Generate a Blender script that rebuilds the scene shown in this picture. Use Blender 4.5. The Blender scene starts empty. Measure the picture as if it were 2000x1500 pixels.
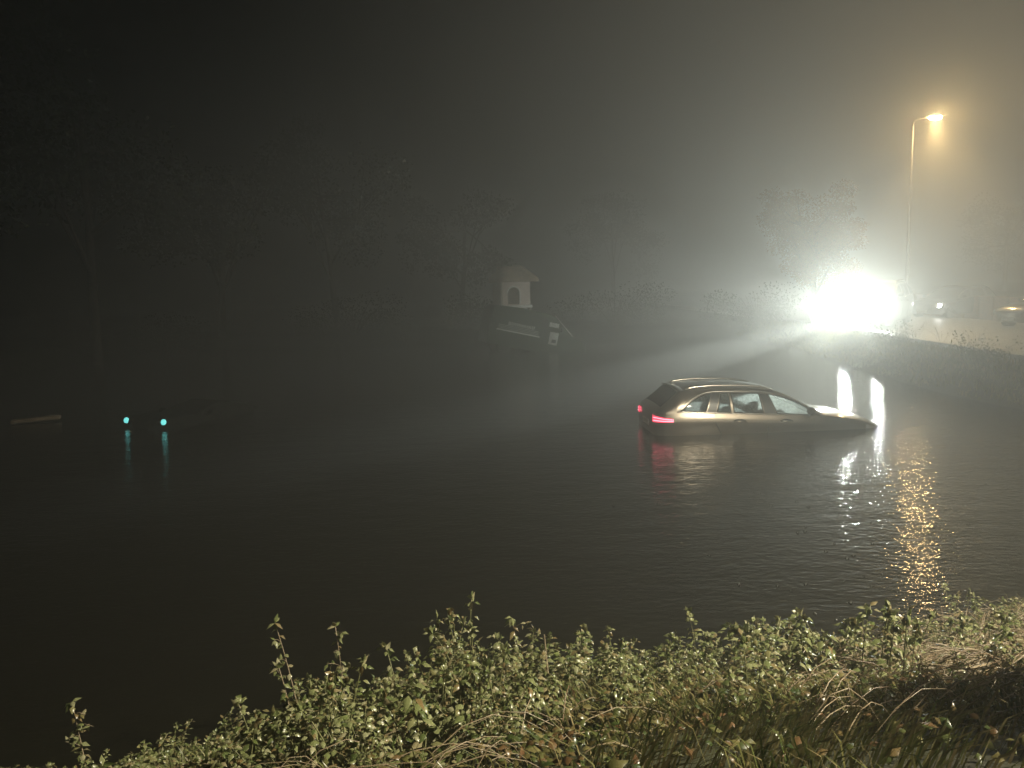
import bpy, bmesh, math, random
import numpy as np
from mathutils import Vector, Matrix, Euler, noise

random.seed(7)
R = math.radians
scene = bpy.context.scene
col = scene.collection

# ------------------------------------------------------------------ camera
CAM_H, PITCH, ROLL, F = 3.0, 7.25, 1.5, 1510.0
cam_d = bpy.data.cameras.new("camera")
cam = bpy.data.objects.new("camera", cam_d)
col.objects.link(cam)
CAM_R = Matrix.Rotation(R(90 - PITCH), 3, 'X') @ Matrix.Rotation(R(-ROLL), 3, 'Z')
cam.matrix_world = Matrix.Translation((0, 0, CAM_H)) @ CAM_R.to_4x4()
cam_d.sensor_width = 36.0
cam_d.lens = 36.0 * F / 2000.0
cam_d.clip_start, cam_d.clip_end = 0.05, 500
scene.camera = cam

def ray(px, py):
    return CAM_R @ Vector(((px - 1000) / F, -(py - 750) / F, -1.0))
def at_z(px, py, z):
    d = ray(px, py); k = (z - CAM_H) / d.z
    return Vector((d.x * k, d.y * k, z))
def at_y(px, py, y):
    d = ray(px, py); k = y / d.y
    return Vector((d.x * k, y, CAM_H + d.z * k))

# ------------------------------------------------------------------ world, exposure
w = bpy.data.worlds.new("World"); scene.world = w; w.use_nodes = True
nt = w.node_tree
sky = nt.nodes.new('ShaderNodeTexSky'); sky.sky_type = 'NISHITA'; sky.sun_disc = False
sky.sun_elevation = R(-4); sky.sun_rotation = R(200)
nt.links.new(sky.outputs[0], nt.nodes['Background'].inputs[0])
nt.nodes['Background'].inputs[1].default_value = 0.001
scene.view_settings.view_transform = 'Standard'
scene.view_settings.look = 'None'
scene.view_settings.exposure = 0.0
scene.view_settings.gamma = 1.0
scene.render.engine = 'CYCLES'
scene.cycles.use_denoising = True
scene.cycles.max_bounces = 6
scene.cycles.volume_bounces = 1
scene.cycles.transparent_max_bounces = 12
scene.cycles.sample_clamp_indirect = 4.0
scene.cycles.caustics_reflective = False
scene.cycles.caustics_refractive = False
FOG = 0.025
BEAM = 8000.0       # each headlamp's beam
GLOW = 1800.0       # each headlamp's wide spill
FLOOD = 300.0       # each headlamp's lens spill (emission strength)
SODIUM = 3000.0
NEAR = 17500.0
WHITE = (0.93, 1.0, 0.93)
AMBER = (1.0, 0.66, 0.27)

# ------------------------------------------------------------------ helpers
def tag(o, label=None, cat=None, group=None, kind=None):
    if label: o["label"] = label
    if cat: o["category"] = cat
    if group: o["group"] = group
    if kind: o["kind"] = kind
    return o

def empty(name, loc=(0, 0, 0), rot=(0, 0, 0), scale=1.0):
    o = bpy.data.objects.new(name, None); col.objects.link(o)
    o.location = loc; o.rotation_euler = rot; o.scale = (scale,) * 3
    o.empty_display_size = 0.2
    return o

def copy_tree(o, parent=None):
    c = o.copy(); col.objects.link(c)
    if parent: c.parent = parent
    for ch in o.children: copy_tree(ch, c)
    return c

class MB:
    """collects faces and links them as one mesh object"""
    def __init__(s): s.v = []; s.f = []
    def add(s, vs, fs):
        k = len(s.v); s.v += [tuple(p) for p in vs]; s.f += [tuple(i + k for i in f) for f in fs]
        return s
    def box(s, c, size, rot=None, bevel=0.0):
        bm = bmesh.new(); bmesh.ops.create_cube(bm, size=1.0)
        bmesh.ops.scale(bm, vec=size, verts=bm.verts)
        if bevel: bmesh.ops.bevel(bm, geom=bm.edges[:], offset=bevel, segments=2, affect='EDGES', profile=0.5)
        m = Matrix.Translation(c) @ (rot.to_4x4() if rot else Matrix())
        bm.transform(m); s.bm(bm); return s
    def bm(s, bm):
        bm.verts.ensure_lookup_table()
        for i, v in enumerate(bm.verts): v.index = i
        s.add([v.co.copy() for v in bm.verts], [[v.index for v in f.verts] for f in bm.faces]); bm.free()
    def tube(s, pts, r, n=6, r1=None, caps=True):
        pts = [Vector(p) for p in pts]; N = len(pts); rings = []
        up = None
        for i, p in enumerate(pts):
            d = (pts[min(i + 1, N - 1)] - pts[max(i - 1, 0)]).normalized()
            if up is None:
                up = Vector((0, 0, 1)) if abs(d.z) < .9 else Vector((1, 0, 0))
            a = d.cross(up).normalized(); b = a.cross(d).normalized(); up = b
            rr = r if r1 is None else r + (r1 - r) * i / (N - 1)
            rings.append([p + (a * math.cos(q) + b * math.sin(q)) * rr for q in [2 * math.pi * k / n for k in range(n)]])
        vs = [p for ring in rings for p in ring]
        fs = [(i * n + k, i * n + (k + 1) % n, (i + 1) * n + (k + 1) % n, (i + 1) * n + k) for i in range(N - 1) for k in range(n)]
        if caps: fs += [tuple(range(n))[::-1], tuple((N - 1) * n + k for k in range(n))]
        return s.add(vs, fs)
    def lathe(s, prof, m=None, n=24):
        """prof: (radius, height) pairs about local z"""
        m = m or Matrix(); vs = []
        for (r, z) in prof:
            for k in range(n):
                q = 2 * math.pi * k / n; vs.append(m @ Vector((r * math.cos(q), r * math.sin(q), z)))
        fs = [(i * n + k, i * n + (k + 1) % n, (i + 1) * n + (k + 1) % n, (i + 1) * n + k) for i in range(len(prof) - 1) for k in range(n)]
        fs += [tuple(range(n))[::-1], tuple((len(prof) - 1) * n + k for k in range(n))]
        return s.add(vs, fs)
    def build(s, name, mat, parent=None, smooth=True):
        me = bpy.data.meshes.new(name); me.from_pydata(s.v, [], s.f); me.update()
        if smooth: me.polygons.foreach_set('use_smooth', [True] * len(me.polygons))
        if mat: me.materials.append(mat)
        o = bpy.data.objects.new(name, me); col.objects.link(o)
        if parent: o.parent = parent
        return o

# ------------------------------------------------------------------ materials
def new_mat(name):
    m = bpy.data.materials.new(name); m.use_nodes = True
    return m, m.node_tree.nodes, m.node_tree.links, m.node_tree.nodes['Principled BSDF']

def pmat(name, c, rough=0.5, metal=0.0, coat=0.0, spec=0.5, var=0.0, vscale=8.0, bump=0.0, bscale=30.0, c2=None):
    m, N, L, b = new_mat(name)
    b.inputs['Base Color'].default_value = (*c, 1); b.inputs['Roughness'].default_value = rough
    b.inputs['Metallic'].default_value = metal; b.inputs['Coat Weight'].default_value = coat
    b.inputs['Coat Roughness'].default_value = 0.06
    b.inputs['Specular IOR Level'].default_value = spec
    tc = N.new('ShaderNodeTexCoord')
    if var or c2:
        n = N.new('ShaderNodeTexNoise'); n.inputs['Scale'].default_value = vscale; n.inputs['Detail'].default_value = 5
        L.new(tc.outputs['Object'], n.inputs['Vector'])
        r = N.new('ShaderNodeValToRGB')
        lo = tuple(x * (1 - var) for x in c); hi = c2 if c2 else tuple(min(1, x * (1 + var)) for x in c)
        r.color_ramp.elements[0].position = .32; r.color_ramp.elements[1].position = .68
        r.color_ramp.elements[0].color = (*lo, 1); r.color_ramp.elements[1].color = (*hi, 1)
        L.new(n.outputs['Fac'], r.inputs['Fac']); L.new(r.outputs['Color'], b.inputs['Base Color'])
    if bump:
        n = N.new('ShaderNodeTexNoise'); n.inputs['Scale'].default_value = bscale; n.inputs['Detail'].default_value = 6
        L.new(tc.outputs['Object'], n.inputs['Vector'])
        bu = N.new('ShaderNodeBump'); bu.inputs['Strength'].default_value = bump; bu.inputs['Distance'].default_value = .02
        L.new(n.outputs['Fac'], bu.inputs['Height']); L.new(bu.outputs['Normal'], b.inputs['Normal'])
    return m

def emit(name, c, s):
    m, N, L, b = new_mat(name)
    b.inputs['Base Color'].default_value = (*[x * .5 for x in c], 1)
    b.inputs['Emission Color'].default_value = (*c, 1); b.inputs['Emission Strength'].default_value = s
    return m

def leaf_mat(name, cols, rough=.3, trans=.25):
    m, N, L, b = new_mat(name)
    g = N.new('ShaderNodeNewGeometry'); r = N.new('ShaderNodeValToRGB')
    el = r.color_ramp.elements
    while len(el) < len(cols): el.new(.5)
    for i, c in enumerate(cols):
        el[i].position = i / (len(cols) - 1); el[i].color = (*c, 1)
    L.new(g.outputs['Random Per Island'], r.inputs['Fac']); L.new(r.outputs['Color'], b.inputs['Base Color'])
    b.inputs['Roughness'].default_value = rough
    tr = N.new('ShaderNodeBsdfTranslucent'); L.new(r.outputs['Color'], tr.inputs['Color'])
    mx = N.new('ShaderNodeMixShader'); mx.inputs[0].default_value = trans
    L.new(b.outputs[0], mx.inputs[1]); L.new(tr.outputs[0], mx.inputs[2])
    L.new(mx.outputs[0], N['Material Output'].inputs['Surface'])
    return m

def glass_mat(name, clear, tint, droplets=True):
    """wet car glass: partly see-through, partly misted with droplets"""
    m, N, L, b = new_mat(name)
    tc = N.new('ShaderNodeTexCoord')
    n = N.new('ShaderNodeTexNoise'); n.inputs['Scale'].default_value = 3.2; n.inputs['Detail'].default_value = 3
    v = N.new('ShaderNodeTexVoronoi'); v.inputs['Scale'].default_value = 22
    L.new(tc.outputs['Object'], n.inputs['Vector']); L.new(tc.outputs['Object'], v.inputs['Vector'])
    mul = N.new('ShaderNodeMath'); mul.operation = 'MULTIPLY_ADD'
    L.new(v.outputs['Distance'], mul.inputs[0]); mul.inputs[1].default_value = 0.55; L.new(n.outputs['Fac'], mul.inputs[2])
    ra = N.new('ShaderNodeMapRange'); L.new(mul.outputs[0], ra.inputs['Value'])
    ra.inputs['From Min'].default_value = .45; ra.inputs['From Max'].default_value = .95
    ra.inputs['To Min'].default_value = clear - .22; ra.inputs['To Max'].default_value = clear + .18
    tp = N.new('ShaderNodeBsdfTransparent'); tp.inputs[0].default_value = (*tint, 1)
    tl = N.new('ShaderNodeBsdfRefraction'); tl.inputs[0].default_value = (.90, .98, .95, 1)
    tl.inputs['Roughness'].default_value = .65; tl.inputs['IOR'].default_value = 1.7
    b.inputs['Base Color'].default_value = (.03, .035, .035, 1); b.inputs['Roughness'].default_value = .04
    m1 = N.new('ShaderNodeMixShader'); L.new(ra.outputs[0], m1.inputs[0]); L.new(tl.outputs[0], m1.inputs[1]); L.new(tp.outputs[0], m1.inputs[2])
    m2 = N.new('ShaderNodeMixShader'); m2.inputs[0].default_value = .12
    L.new(m1.outputs[0], m2.inputs[1]); L.new(b.outputs[0], m2.inputs[2])
    L.new(m2.outputs[0], N['Material Output'].inputs['Surface'])
    return m

M = {}
M['silver'] = pmat('bronze_grey_paint', (.23, .20, .165), .28, .95, 1.0)
M['black_paint'] = pmat('black_paint', (.012, .013, .016), .25, .3, 1.0)
M['dark_blue'] = pmat('dark_paint', (.010, .012, .014), .45, .2, .3)
M['chrome'] = pmat('chrome', (.80, .76, .70), .27, 1.0)
M['rubber'] = pmat('rubber', (.02, .02, .02), .7, bump=.2)
M['plastic'] = pmat('black_plastic', (.02, .02, .022), .35)
M['seat'] = pmat('seat_cloth', (.05, .05, .055), .8, bump=.3)
M['glass'] = glass_mat('wet_glass', .15, (.80, .92, .90))
M['glass_clear'] = glass_mat('rinsed_glass', .80, (.92, .97, .96))
M['tint'] = glass_mat('tinted_glass', .62, (.25, .28, .28))
M['red_on'] = emit('tail_lamp_red', (1.0, .03, .10), 1.6)
M['red_core'] = emit('tail_lamp_bar', (1.0, .30, .38), 3.0)
M['red_off'] = pmat('red_lens', (.25, .01, .015), .12)
M['lamp_off'] = pmat('clear_lens', (.5, .5, .5), .1)
M['lamp_white'] = emit('headlamp_lens', WHITE, FLOOD)
M['lamp_small'] = emit('dipped_lens', (1, 1, .96), 160)
M['cyan'] = emit('cyan_lens', (.22, .95, .92), 1.3)
M['cyan_core'] = emit('cyan_bulb', (.55, 1.0, .98), 7.0)
M['plate'] = pmat('plate_white', (.62, .62, .58), .35)
M['unlit'] = pmat('unlit_black', (.006, .006, .005), .9, 0, 0, 0)  # matte black standing in for darkness on the sunken car
M['white'] = pmat('white_paint', (.84, .84, .80), .45, var=.12, vscale=14)
M['van_green'] = pmat('van_green', (.020, .045, .022), .65, 0, 0, .3, var=.25, vscale=3)
M['galv'] = pmat('galvanised_steel', (.32, .31, .29), .5, .2, var=.15, vscale=5)
M['thatch'] = pmat('thatch', (.34, .26, .18), .9, var=.4, vscale=9, bump=.8, bscale=22)
M['render'] = pmat('pink_render', (.66, .56, .50), .85, var=.12, vscale=6, bump=.3)
M['bark'] = pmat('bark', (.07, .055, .04), .9, var=.4, vscale=6, bump=.8, bscale=14)
M['wood'] = pmat('weathered_wood', (.30, .26, .20), .8, var=.3, vscale=6, bump=.5)
M['bubble'] = pmat('bubble_film', (.05, .05, .045), .03, 0, 1.0, 1.0)
M['dark_wood'] = pmat('dark_wood', (.12, .09, .06), .8, var=.3, vscale=6)
M['asphalt'] = pmat('wet_asphalt', (.13, .125, .115), .45, var=.3, vscale=3, bump=.35, bscale=55)
M['kerb'] = pmat('kerb_concrete', (.30, .29, .27), .6, var=.2, vscale=5, bump=.3)
M['stone'] = pmat('stone', (.22, .20, .17), .85, var=.35, vscale=7, bump=.9, bscale=10)
M['brick'] = pmat('old_brick', (.20, .10, .07), .85, var=.35, vscale=10, bump=.7, bscale=18)
M['leaf_nettle'] = leaf_mat('nettle_leaf', [(.06, .085, .025), (.16, .18, .07), (.27, .28, .14), (.11, .14, .04), (.34, .33, .20), (.17, .12, .05), (.22, .24, .11)], .28)
M['leaf_ground'] = leaf_mat('ground_leaf', [(.035, .055, .015), (.09, .10, .03), (.14, .075, .035), (.05, .075, .02), (.20, .17, .07)], .3)
M['grass'] = leaf_mat('wet_grass', [(.05, .075, .018), (.15, .15, .05), (.24, .19, .10), (.09, .11, .03)], .25)
M['straw'] = leaf_mat('dry_grass', [(.26, .20, .12), (.36, .29, .19), (.20, .13, .08)], .35)
M['leaf_dark'] = leaf_mat('hedge_leaf', [(.03, .045, .015), (.05, .07, .02), (.035, .05, .02)], .45, .15)
M['leaf_autumn'] = leaf_mat('autumn_leaf', [(.30, .20, .08), (.42, .30, .12), (.32, .15, .08), (.26, .24, .09)], .4, .45)
M['stem'] = pmat('green_stem', (.14, .14, .06), .5)
M['dead_stem'] = pmat('dead_stem', (.24, .19, .13), .6)

# ground: wet soil and turf
M['soil'] = pmat('wet_soil', (.03, .026, .016), .7, var=.4, vscale=1.6, bump=.8, bscale=9, c2=(.045, .05, .02))

# water: murky, rippled, broken up by rain
def water_mat():
    m, N, L, b = new_mat('flood_water')
    b.inputs['Base Color'].default_value = (.007, .0065, .0045, 1); b.inputs['Roughness'].default_value = .035
    b.inputs['IOR'].default_value = 1.33
    tc = N.new('ShaderNodeTexCoord')
    def wave(scale, sx, sy, detail):
        mp = N.new('ShaderNodeMapping'); mp.inputs['Scale'].default_value = (sx, sy, 1)
        n = N.new('ShaderNodeTexNoise'); n.inputs['Scale'].default_value = scale; n.inputs['Detail'].default_value = detail
        L.new(tc.outputs['Object'], mp.inputs['Vector']); L.new(mp.outputs[0], n.inputs['Vector'])
        return n.outputs['Fac']
    b1 = N.new('ShaderNodeBump'); b1.inputs['Strength'].default_value = 1; b1.inputs['Distance'].default_value = .014
    L.new(wave(2.2, .6, 1.3, 2), b1.inputs['Height'])
    b2 = N.new('ShaderNodeBump'); b2.inputs['Strength'].default_value = 1; b2.inputs['Distance'].default_value = .0085
    L.new(wave(13, .65, 1.2, 2), b2.inputs['Height']); L.new(b1.outputs[0], b2.inputs['Normal'])
    L.new(b2.outputs[0], b.inputs['Normal'])
    return m
M['water'] = water_mat()

# ------------------------------------------------------------------ terrain and water
def sstep(a, b, x):
    t = max(0., min(1., (x - a) / (b - a))); return t * t * (3 - 2 * t)
def lerp_tab(tab, x):
    if x <= tab[0][0]: return tab[0][1]
    for (a, p), (b, q) in zip(tab, tab[1:]):
        if x <= b: return p + (q - p) * (x - a) / (b - a)
    return tab[-1][1]
SHORE = [(-9, 3.6), (-4, 4.1), (-2.6, 4.4), (-1.2, 4.9), (0, 5.3), (2, 5.6), (4, 6.2), (6, 7.0), (9, 8)]
ROAD_EDGE = [(-20, 19.0), (5, 16.0), (12, 13.6), (19, 12.5), (29, 13.3), (33, 13.8), (45, 13.0), (90, 9)]   # x of the road's water side at a given y
ROAD_Z = 0.86
def road_z(y): return ROAD_Z + max(0, y - 32) * .012
def near_h(x, y):
    d = lerp_tab(SHORE, x) - y
    if d < -1.2: return -1.2
    return -1.2 + 1.2 * sstep(-1.2, 0, d) + (1.55 * min(1, d / 3.4) if d > 0 else 0)
def ground_h(x, y):
    n = noise.noise((x * .35, y * .35, 0)) * .12 + noise.noise((x * 1.3, y * 1.3, 4)) * .05
    h = -1.3
    h = max(h, near_h(x, y))
    e = lerp_tab(ROAD_EDGE, y)
    h = max(h, -1.3 + (1.3 + road_z(y) - .06) * sstep(e - 3.6, e - .2, x) if y > 9 else -1.3)
    far = 39 + noise.noise((x * .08, 2, 0)) * 3
    h = max(h, -1.3 + 1.9 * sstep(far - 3, far + 5, y))
    if x < -14: h = max(h, -1.3 + 2.0 * sstep(-17, -22, x))
    on_road = 1 if (e - .3 < x < e + 8.5 and y > 12) else 0
    return h + n * (0 if on_road else 1)

def grid(x0, x1, nx, y0, y1, ny, fn):
    vs = []; fs = []
    for j in range(ny + 1):
        for i in range(nx + 1):
            x = x0 + (x1 - x0) * i / nx; y = y0 + (y1 - y0) * j / ny
            vs.append((x, y, fn(x, y)))
    k = nx + 1
    for j in range(ny):
        for i in range(nx): fs.append((j * k + i, j * k + i + 1, (j + 1) * k + i + 1, (j + 1) * k + i))
    return vs, fs
mb = MB(); mb.add(*grid(-70, 70, 350, -20, 110, 325, ground_h))
tag(mb.build('ground', M['soil']), kind='structure')
mb = MB(); mb.add(*grid(-69, 69, 4, -5, 60, 4, lambda x, y: 0.0))
tag(mb.build('water', M['water']), kind='structure')

# road with camber, kerb towards the water, edge line
mb = MB(); vs = []; fs = []
ys = [12 + i * 1.0 for i in range(79)]
for y in ys:
    e = lerp_tab(ROAD_EDGE, y)
    for k in range(9):
        u = k / 8
        vs.append((e + .05 + 7.6 * u, y, road_z(y) + .03 + .10 * math.sin(math.pi * u)))
for j in range(len(ys) - 1):
    for k in range(8): fs.append((j * 9 + k, j * 9 + k + 1, (j + 1) * 9 + k + 1, (j + 1) * 9 + k))
mb.add(vs, fs); tag(mb.build('road', M['asphalt']), kind='structure')
mb = MB(); vs = []; fs = []
prof = [(-.14, -.25), (-.14, .10), (-.02, .12), (.0, .0)]
for y in ys[:45]:
    e = lerp_tab(ROAD_EDGE, y) + .05
    for (dx, dz) in prof: vs.append((e + dx, y, road_z(y) + .03 + dz))
for j in range(44):
    for k in range(3): fs.append((j * 4 + k, j * 4 + k + 1, (j + 1) * 4 + k + 1, (j + 1) * 4 + k))
mb.add(vs, fs); tag(mb.build('kerb', M['kerb'], smooth=False), kind='structure')
mb = MB(); vs = []; fs = []
for y in ys[:60]:
    e = lerp_tab(ROAD_EDGE, y)
    for dx in (.34, .46): vs.append((e + .05 + dx, y, road_z(y) + .036 + .10 * math.sin(math.pi * (dx / 7.6))))
for j in range(59): fs.append((j * 2, j * 2 + 1, j * 2 + 3, j * 2 + 2))
mb.add(vs, fs); tag(mb.build('road_marking', M['white']), kind='structure')

# ------------------------------------------------------------------ estate car
def hermite(tab):
    xs = [a for a, _ in tab]; ys_ = [b for _, b in tab]; n = len(xs)
    d = [(ys_[i + 1] - ys_[i]) / (xs[i + 1] - xs[i]) for i in range(n - 1)]
    m = [d[0]] + [0 if d[i - 1] * d[i] <= 0 else 2 * d[i - 1] * d[i] / (d[i - 1] + d[i]) for i in range(1, n - 1)] + [d[-1]]
    def f(x):
        if x <= xs[0]: return ys_[0]
        if x >= xs[-1]: return ys_[-1]
        i = max(k for k in range(n - 1) if xs[k] <= x)
        h = xs[i + 1] - xs[i]; t = (x - xs[i]) / h
        return ((2 * t**3 - 3 * t**2 + 1) * ys_[i] + (t**3 - 2 * t**2 + t) * h * m[i] + (-2 * t**3 + 3 * t**2) * ys_[i + 1] + (t**3 - t**2) * h * m[i + 1])
    return f
W = hermite([(0, .66), (.05, .76), (.2, .85), (.6, .895), (1.2, .91), (2.35, .91), (3.6, .90), (4.1, .87), (4.4, .80), (4.6, .68), (4.70, .50)])
ZS = hermite([(0, .80), (.2, .86), (1, .885), (2.35, .86), (3.4, .84), (4.2, .76), (4.7, .60)])
ZB = hermite([(0, .90), (.12, .985), (.5, 1.0), (1.2, .985), (2.35, .955), (3.3, .935), (3.7, .90), (4.2, .81), (4.55, .71), (4.7, .63)])
ZR = hermite([(0, .92), (.06, .99), (.30, 1.20), (.52, 1.375), (.8, 1.418), (1.2, 1.437), (1.8, 1.44), (2.3, 1.405), (2.75, 1.27), (3.15, 1.06), (3.40, .955), (3.7, .925), (4.2, .84), (4.55, .735), (4.7, .645)])
YR = hermite([(0, .60), (.06, .69), (.3, .665), (.55, .635), (1.2, .64), (2.2, .64), (2.8, .68), (3.4, .74), (4.2, .70), (4.55, .58), (4.7, .42)])
CR = hermite([(0, .02), (.06, .02), (.3, .045), (.6, .055), (1.5, .06), (2.4, .05), (3.0, .045), (3.5, .04), (4.3, .05), (4.7, .02)])
ZLO = hermite([(0, .34), (.3, .24), (.8, .2), (3.9, .2), (4.4, .22), (4.7, .30)])

def section(x, hs=1.0):
    """(y, z) from the underside centre up to the top centre, sampled; index ranges: side glass GS, top TS"""
    w_, zs, zb, zr, yr, c, zl = W(x), ZS(x), ZB(x), ZR(x), YR(x), CR(x), ZLO(x)
    k = [(0, zl), (w_ * .84, zl), (w_ * .93, zl + .10), (w_ * .962, .52), (w_, zs - .07), (w_ * .985, zs), (w_ * .945, zb)]
    low = []
    seg = [2, 2, 4, 4, 3, 3]
    for (a, b_, n) in zip(k, k[1:], seg):
        for i in range(n): low.append((a[0] + (b_[0] - a[0]) * i / n, a[1] + (b_[1] - a[1]) * i / n))
    # greenhouse side with tumblehome
    NG = 24; gs = len(low)
    for i in range(NG):
        t = i / NG; bulge = .035 * math.sin(math.pi * t) * min(1, max(0, (zr - zb) / .3))
        low.append((w_ * .945 + (yr - w_ * .945) * t + bulge, zb + (zr - zb) * t))
    ts = len(low); NT = 16
    for i in range(NT + 1):
        t = i / NT
        low.append((yr * (1 - t), zr + c * (1 - (1 - t) ** 2.6)))
    return low, gs, ts

GLASS = {  # outlines in (x, v): v = 0 belt, 1 roof edge
    'quarter': [(.47, .05), (.60, .33), (.72, .52), (.86, .68), (1.00, .78), (1.10, .80), (.97, .05)],
    'small': [(1.19, .05), (1.30, .81), (1.44, .82), (1.47, .05)],
    'rear': [(1.535, .05), (1.50, .82), (2.06, .83), (2.12, .05)],
    'front': [(2.40, .05), (2.25, .83), (2.60, .82), (2.95, .78), (3.10, .66), (3.19, .30), (3.20, .05)],
}
ARCH = [(.41, .0), (.50, .22), (.60, .42), (.72, .60), (.86, .75), (1.0, .845), (1.15, .88), (1.6, .89), (2.2, .90), (2.6, .89), (2.95, .86), (3.12, .76), (3.22, .40), (3.25, 0.0)]
def inside(poly, x, y):
    r = False; j = len(poly) - 1
    for i in range(len(poly)):
        (xi, yi), (xj, yj) = poly[i], poly[j]
        if (yi > y) != (yj > y) and x < (xj - xi) * (y - yi) / (yj - yi) + xi: r = not r
        j = i
    return r
def on_side(x, v, side, off=0.0):
    w_, zb, zr, yr = W(x) * .945, ZB(x), ZR(x), YR(x)
    y = w_ + (yr - w_) * v + .035 * math.sin(math.pi * max(0, min(1, v))) * min(1, max(0, (zr - zb) / .3))
    return Vector((x, side * (y + off), zb + (zr - zb) * v + off * .4))
def on_low(x, z, side, off=0.0):
    sec, gs, ts = section(x)
    pts = sec[2:gs + 1]
    for (a, b_) in zip(pts, pts[1:]):
        if a[1] <= z <= b_[1] + 1e-6:
            t = (z - a[1]) / max(1e-6, b_[1] - a[1]); return Vector((x, side * (a[0] + (b_[0] - a[0]) * t + off), z))
    return Vector((x, side * (W(x) + off), z))
def on_top(x, u, off=0.0):
    """u = -1..1 across the roof, bonnet, windscreen or tailgate"""
    yr, c = YR(x), CR(x); t = 1 - abs(u)
    return Vector((x, u * yr, ZR(x) + c * (1 - (1 - t) ** 2.6) + off))

def taper_v(x):  # arch in v
    return lerp_tab(ARCH, x)

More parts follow.
